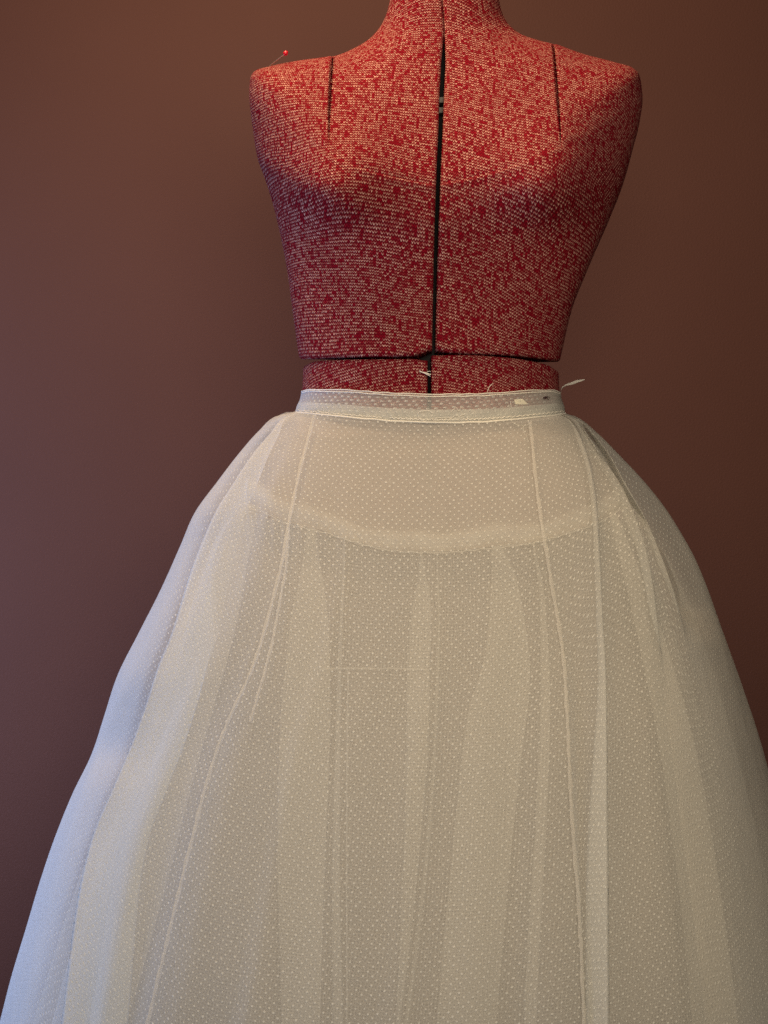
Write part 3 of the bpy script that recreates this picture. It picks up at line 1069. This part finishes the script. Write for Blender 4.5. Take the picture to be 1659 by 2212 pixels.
# front panel
fr = [sk(LSEAM, 0.0)]
wav = [(.08, -.004), (.17, .006), (.24, -.006), (.32, .004), (.40, -.003), (.50, .005), (.58, -.006), (.66, .003), (.75, -.005), (.84, .004), (.92, -.003)]
for f, o in wav:
    fr.append(sk(lerp_line(LSEAM, RSEAM, f), [(900, 0), (1150, o * 0.12), (1500, o * 0.35), (2340, o * 0.8)]))
fr.append(sk(RSEAM, 0.0))
o_front, G_front = loft("front_panel", fr, M_DOTTED, skirt, 0.5, 0.006, wob=0.0007, seed=1)

# left side panel: soft fold edge B in front, then the edge of the skirt
FB = [(640, 894), (617, 900), (582, 938), (544, 983), (503, 1045), (465, 1106), (436, 1172), (412, 1235), (390, 1305), (371, 1367), (341, 1440), (315, 1520), (290, 1590),
      (248, 1690), (196, 1814), (166, 1950), (146, 2100), (132, 2212)]
FC = [(637, 893), (612, 896), (570, 936), (528, 984), (480, 1050), (440, 1120), (412, 1190), (372, 1280), (325, 1370), (287, 1440), (237, 1540), (187, 1677), (141, 1814),
      (109, 1950), (80, 2080), (54, 2212)]
lm1 = lerp_line(LSEAM, FB, .30)
lm2 = lerp_line(LSEAM, FB, .62)
left = [
    sk(LSEAM, 0.0),
    sk(lm1, [(900, 0), (1200, -.002), (1600, .003), (2340, .005)]),
    sk(lerp_line(LSEAM, FB, .48), [(900, 0), (1200, .001), (1600, -.003), (2340, -.005)]),
    sk(lerp_line(LSEAM, FB, .74), [(900, 0), (1200, -.004), (1600, .004), (2340, .004)]),
    sk(FB, [(900, -.001), (1000, -.012), (1400, -.014), (2340, -.010)]),
    sk(FB, [(900, .003), (960, .035), (1150, .050), (1400, .026), (2340, .020)], dx=[(893, 3), (980, 36), (1150, 74), (1400, 104), (1700, 120), (2340, 150)]),
    sk(FC, [(900, .004), (980, .030), (1150, .032), (1400, .014), (2340, .012)]),
]
SL_line = [(638, 889), (626, 888.5), (600, 897), (560, 930), (520, 975), (470, 1040), (420, 1110), (390, 1180), (350, 1270), (300, 1370),
           (256, 1460), (230, 1540), (200, 1630), (158, 1720), (115, 1830), (88, 1910), (58, 2010), (28, 2110), (2, 2212)]


def edge_rib(line, y, dx=0.0, py0=889):
    return rib(line, 0.0, py0, 2340, y=y, dx=dx)


left.append(edge_rib(SL_line, [(889, -.004), (1000, .0), (2340, 0.0)]))
left.append(edge_rib(SL_line, [(889, .004), (1000, .05), (2340, .06)], dx=[(889, 2), (980, 10), (1400, 22), (2340, 30)]))
o_left, G_left = loft("side_panel", left, M_DOTTED, skirt, 0.42, 0.006, wob=0.0008, seed=2)

# right side panel: pressed pleat, then two loose folds
PR = [(1212, 896), (1232, 905), (1262, 960), (1280, 1020), (1291, 1100), (1297, 1200), (1304, 1350), (1310, 1458), (1313, 1696), (1315, 1901), (1317, 2212)]
PL = [(1205, 896), (1225, 905), (1250, 960), (1268, 1020), (1278, 1100), (1283, 1200), (1288, 1350), (1291, 1458), (1281, 1628), (1270, 1799), (1265, 1969), (1266, 2212)]
FDl = [(1216, 895), (1238, 903), (1258, 925), (1300, 988), (1338, 1042), (1376, 1124), (1401, 1204), (1417, 1298), (1430, 1420), (1450, 1600), (1478, 1800), (1505, 2000), (1528, 2212)]
FE = [(1219, 895), (1246, 904), (1282, 938), (1318, 985), (1352, 1048), (1396, 1124), (1430, 1204), (1462, 1298), (1490, 1420), (1540, 1600), (1590, 1800), (1634, 2000), (1672, 2212)]
SR_line = [(1221, 893.5), (1234, 896), (1252, 904), (1290, 935), (1340, 985), (1400, 1050), (1442, 1105), (1470, 1150), (1500, 1205), (1523, 1260),
           (1561, 1370), (1601, 1480), (1640, 1600), (1664, 1690), (1703, 1830), (1760, 2050), (1795, 2212)]
right = [
    sk(RSEAM, 0.0),
    sk(lerp_line(RSEAM, PL, .45), [(900, 0), (1100, -.003), (1600, .004), (2340, .005)]),
    sk(PR, [(900, -.001), (960, -.007), (1400, -.009), (2340, -.012)]),
    sk(PL, [(900, .001), (960, .004), (1400, .006), (2340, .008)]),
    sk(lerp_line(PR, FDl, .35), [(900, .001), (1000, .006), (1300, .002), (1600, .003), (2340, .005)]),
    sk(lerp_line(PR, FDl, .70), [(900, .001), (1000, -.002), (1300, -.004), (1600, -.002), (2340, -.002)]),
    sk(FDl, [(900, -.001), (960, -.010), (1200, -.012), (1420, -.003), (2340, .004)]),
    sk(FDl, [(900, .003), (950, .030), (1080, .034), (1200, .020), (1420, -.002), (2340, .004)], dx=[(895, -2), (960, -12), (1100, -26), (1300, -18), (1450, 3), (2340, 3)]),
    sk(lerp_line(FDl, FE, .40), [(900, .003), (950, .028), (1040, .028), (1160, .004), (1500, -.004), (2340, -.003)]),
    sk(FE, [(900, .001), (1000, -.004), (1300, -.006), (2340, .004)]),
    sk(FE, [(900, .005), (1000, .018), (1250, .008), (1400, -.005), (2340, .004)], dx=[(895, -1), (1000, -10), (1200, -12), (1400, 3), (2340, 3)]),
    edge_rib(SR_line, [(893, -.004), (1000, .0), (2340, 0.0)], py0=893.5),
    edge_rib(SR_line, [(893, .004), (1000, .05), (2340, .06)], dx=[(893, -2), (980, -10), (1400, -22), (2340, -30)], py0=893.5),
]
o_right, G_right = loft("side_panel", right, M_DOTTED, skirt, 0.45, 0.006, wob=0.0008, seed=4)


def back_panel():
    n = 27
    ribs = []
    rg = np.random.default_rng(3)
    t = np.linspace(0, 1, 150)
    py = 890 + (2340 - 890) * (0.35 * t + 0.65 * t ** 1.25)
    l = pchip(_l[:, 1], _l[:, 0], py) + pchip([889, 980, 1400, 2340], [2, 10, 22, 30], py)
    r = sil_r(py) - pchip([889, 980, 1400, 2340], [2, 10, 22, 30], py)
    y0 = pchip([889, 1000, 2340], [.004, .05, .06], py)
    bd = pchip(BDa[:, 0], BDa[:, 1], py)
    for i in range(n):
        f = i / (n - 1)
        a = math.pi * f
        c, s_ = math.cos(a), math.sin(a)
        amp = 0.0 if i < 4 or i > n - 5 else (0.014 if i % 2 else -0.014) * rg.uniform(.5, 1.4)
        cx, hw = (l + r) / 2, (r - l) / 2
        px = cx + hw * np.sign(c) * abs(c) ** 0.9
        y = y0 + (bd - y0) * abs(s_) ** 0.9 + amp * smooth(0, .3, t)
        ribs.append(Pa(px, py, np.maximum(y, 0.003)))
    loft("back_panel", ribs, M_DOTTED, skirt, 0.5, 0.012, wob=0.001, seed=6)


back_panel()

# overlocked seams of the front panel
strip_on(G_front, dense(LSEAM + [(290, 2330)], 200), 6.5, "seam_tape", M_SEAM, skirt, 0.0006)
strip_on(G_front, dense(RSEAM + [(1267, 2330)], 200), 6.5, "seam_tape", M_SEAM, skirt, 0.0006)
# second strand of the left seam where its allowance comes away
strip_on(G_front, dense([(623, 1138), (618, 1220), (606, 1290), (585, 1400), (566, 1470), (540, 1560)], 100), 5.0, "seam_allowance", M_SEAM, skirt, 0.003)

# ---- waistband -----------------------------------------------------------------
TOPB = [(651, 846), (672, 841), (740, 842), (830, 848), (930, 851.5), (1020, 851), (1110, 846), (1165, 842.5), (1195, 843), (1211, 848)]
TBa = np.array(TOPB, float)


def band_ring(t, px_f, inset_y=0.0):
    """Front arc of the waistband at level t (0 top, 1 bottom); px_f in 0..1 from left to right."""
    l = pchip([0, .35, .7, 1], [651, 648, 641, 637], np.array([t]))[0]
    r = pchip([0, .35, .7, 1], [1211, 1213.5, 1219, 1221.5], np.array([t]))[0]
    a = math.pi * (1 - px_f)
    c = np.cos(a)
    px = (l + r) / 2 + (r - l) / 2 * np.sign(c) * np.abs(c) ** 0.86
    u = np.clip((px - l) / (r - l), 0, 1)
    top = pchip(TBa[:, 0], TBa[:, 1], 651 + u * 560)
    bot = pchip(WLa[:, 0], WLa[:, 1], 638 + u * 583)
    py = top + (bot - top) * t
    dep = 0.0985 + 0.004 * t
    y = -(dep - inset_y) * np.abs(np.sin(a)) ** 0.86
    return px, py, y


def band_part(name, mat, t0, t1, inset_y, n=240, rows=14, wav=0.0):
    f = np.linspace(0, 1, n)
    G = []
    for t in np.linspace(t0, t1, rows):
        px, py, y = band_ring(t, f, inset_y)
        fr_ = Pa(px, py, y)
        # back half
        bf = np.linspace(1, 0, 80)[1:-1]
        px2, py2, y2 = band_ring(t, bf, inset_y)
        bk = Pa(px2, 0 * py2 + pchip([0, 1], [845, 892], np.array([t]))[0], -y2 * 0.95)
        row = np.concatenate([fr_, bk], 0)
        row[:, 1] -= wav * np.sin(row[:, 0] * 160 + t * 9) * (row[:, 1] < 0)
        G.append(row)
    G = np.stack(G)
    d = np.linalg.norm(np.diff(G, axis=1), axis=2)
    U = np.concatenate([np.zeros((G.shape[0], 1)), np.cumsum(d, 1)], 1)
    dv = np.linalg.norm(np.diff(G, axis=0), axis=2)
    V = np.concatenate([np.zeros((1, G.shape[1])), np.cumsum(dv, 0)], 0)
    return grid_mesh(name, G, mat, skirt, np.stack([U, V], -1), closed=True)


band = band_part("waistband", M_BAND, 0.0, 1.0, 0.0, wav=0.0003)
band_part("waistband_facing", M_BAND, 0.0, 0.98, 0.0022)
band_part("waist_seam_allowance", M_FACING, 0.54, 0.97, 0.0012, wav=0.0004)


def band_line(t, jit=0.0, f0=0.0, f1=1.0, n=300, lift=0.0008, freq=0.0):
    f = np.linspace(f0, f1, n)
    px, py, y = band_ring(t, f, -lift)
    py = py + jit * np.sin(px * freq + 2 * np.sin(px * 0.031))
    return Pa(px, py, y)


tube("edge_stitching", band_line(0.0, .6, freq=.11), 0.0005, M_THREAD, skirt)
tube("edge_stitching", band_line(0.075, .5, .03, .97, freq=.09), 0.0005, M_THREAD, skirt)
tube("waist_cord", band_line(0.985, .5, freq=.06), 0.0008, M_THREAD, skirt)
tube("zigzag_stitching", band_line(0.88, 1.1, .42, .96, n=700, freq=.62), 0.00045, M_THREAD, skirt)
tube("zigzag_stitching", band_line(0.90, .9, .04, .40, n=500, freq=.55), 0.00035, M_THREAD, skirt)


# cream scrap tacked to the waistband
def scrap():
    pts = [(1110.5, 863), (1124, 861.5), (1129, 862), (1139, 871.5), (1137, 873.5), (1113, 873)]
    bm = bmesh.new()
    vs, vb = [], []
    for (x, y) in pts:
        a = math.acos(np.clip((x - 932) / 283, -1, 1))
        d = -0.1015 * abs(math.sin(a)) ** 0.86 - 0.0012
        vs.append(bm.verts.new(P(x, y, d)))
        vb.append(bm.verts.new(P(x, y, d + 0.0007)))
    bm.faces.new(vs[::-1])
    bm.faces.new(vb)
    n = len(vs)
    for i in range(n):
        bm.faces.new((vs[i], vs[(i + 1) % n], vb[(i + 1) % n], vb[i]))
    me = bpy.data.meshes.new("cloth_scrap")
    bm.normal_update()
    bm.to_mesh(me)
    bm.free()
    link("cloth_scrap", me, M_CREAM, skirt)


scrap()


def wd(px):
    a = math.acos(max(-1, min(1, (px - 931) / 286)))
    return -0.1030 * abs(math.sin(a)) ** 0.86


def thread(name, pts, r=0.00024, lift=0.0016, parent=None, y=None, mat=None):
    d = dense(pts, 60)
    Pp = [P(a, b, (wd(a) - lift) if y is None else y) for a, b in d]
    return tube(name, Pp, r, mat or M_THREAD, parent or skirt, 5)


# loose sewing threads at the waist
loop = [(936, 893), (925, 887), (912, 887.5), (902.5, 894), (905, 904), (918, 910), (932, 911), (947, 908)]
thread("loose_sewing_thread", loop)
thread("loose_sewing_thread", [(930, 905), (950, 902), (975, 902), (985, 897), (991, 899)])
thread("loose_sewing_thread", [(985, 908), (996, 897), (1003, 895)])
thread("loose_sewing_thread", [(975, 891), (980, 884), (986, 881), (991, 888), (996, 881), (1002, 881)])
thread("loose_sewing_thread", [(1105, 911), (1115, 917), (1132, 919), (1144, 919)], lift=0.004)
thread("loose_sewing_thread", [(1141, 917), (1131, 921), (1130, 930), (1138, 944), (1142, 960), (1136, 975), (1133, 990), (1140, 1004)], lift=0.012)
thread("loose_sewing_thread", [(1102, 866), (1104, 875), (1106, 882)], lift=0.002)
thread("loose_sewing_thread", [(1053, 846), (1057, 836), (1064, 829)], lift=0.003)
# dark snag near the right end of the waistband
M_SNAG = principled("dark_snag_thread", (0.05, 0.02, 0.025), 0.9)
for k in range(5):
    a0 = 1176 + random.uniform(-4, 6)
    b0 = 860 + random.uniform(-2.5, 2.5)
    thread("snagged_thread", [(a0, b0), (a0 + random.uniform(2, 6), b0 + random.uniform(-2, 2)), (a0 + random.uniform(6, 12), b0 + random.uniform(-2.5, 1.5))],
           0.00028, 0.0024, mat=M_SNAG)


def waist_tie():
    """Narrow leaf-ended tie standing out from the right end of the waistband."""
    c = dense([(1211, 850), (1213, 840), (1222, 832), (1234, 828.5), (1248, 823.5), (1263, 820)], 40)
    w = pchip([0, .12, .3, .45, .65, .85, 1], [3.0, 2.6, 3.2, 5.0, 6.0, 5.0, 1.6], np.linspace(0, 1, 40))
    y = pchip([0, .2, 1], [-0.012, -0.022, -0.034], np.linspace(0, 1, 40))
    C = np.array([P(a, b, d) for (a, b), d in zip(c, y)])
    T = np.gradient(C, axis=0)
    W = np.cross(T, np.array([0.25, -1, 0.3]))
    W /= np.linalg.norm(W, axis=1, keepdims=True)
    ribbon_along("waist_tie", C, W * (w * K)[:, None], M_FACING_TIE, skirt, 6, 0.0012)


M_FACING_TIE = sheer("tie_cloth", WHITE, 0.9, weave=0.1)
waist_tie()

# ------------------------------------------------------------------ small things on the form
pin = empty("dressmaker_pin", (0, 0, 0), "ball headed pin with a red bead stuck into the shoulder of the dress form", "pin")
tube("pin_shaft", [P(*p) for p in ((566, 158, -0.006), (590, 136, -0.012), (614, 117.5, -0.019))], 0.0006, M_STEEL, pin, 8)


def pin_head():
    bm = bmesh.new()
    bmesh.ops.create_uvsphere(bm, u_segments=24, v_segments=16, radius=0.0024)
    for v in bm.verts:
        v.co.z *= 1.12
    me = bpy.data.meshes.new("pin_head")
    bm.to_mesh(me)
    bm.free()
    for p in me.polygons:
        p.use_smooth = True
    o = link("pin_head", me, M_PINHEAD, pin)
    o.location = P(617, 115, -0.020)
    o.rotation_euler = (0, math.radians(40), 0)


pin_head()

tuft = empty("thread_tuft", (0, 0, 0), "short frayed cream thread caught across the gap in the dress form's waist", "thread")
for k, pts in enumerate(([(906, 801), (914, 805), (924, 808), (931, 809)], [(907, 803), (916, 804), (926, 807)], [(916, 806), (922, 809), (930, 813)],
                         [(922, 804), (927, 802), (930, 803)])):
    d = dense(pts, 24)
    tube("thread_end", [P(a, b, -0.0925) for a, b in d], 0.00025 if k else 0.00045, M_THREAD, tuft, 5)
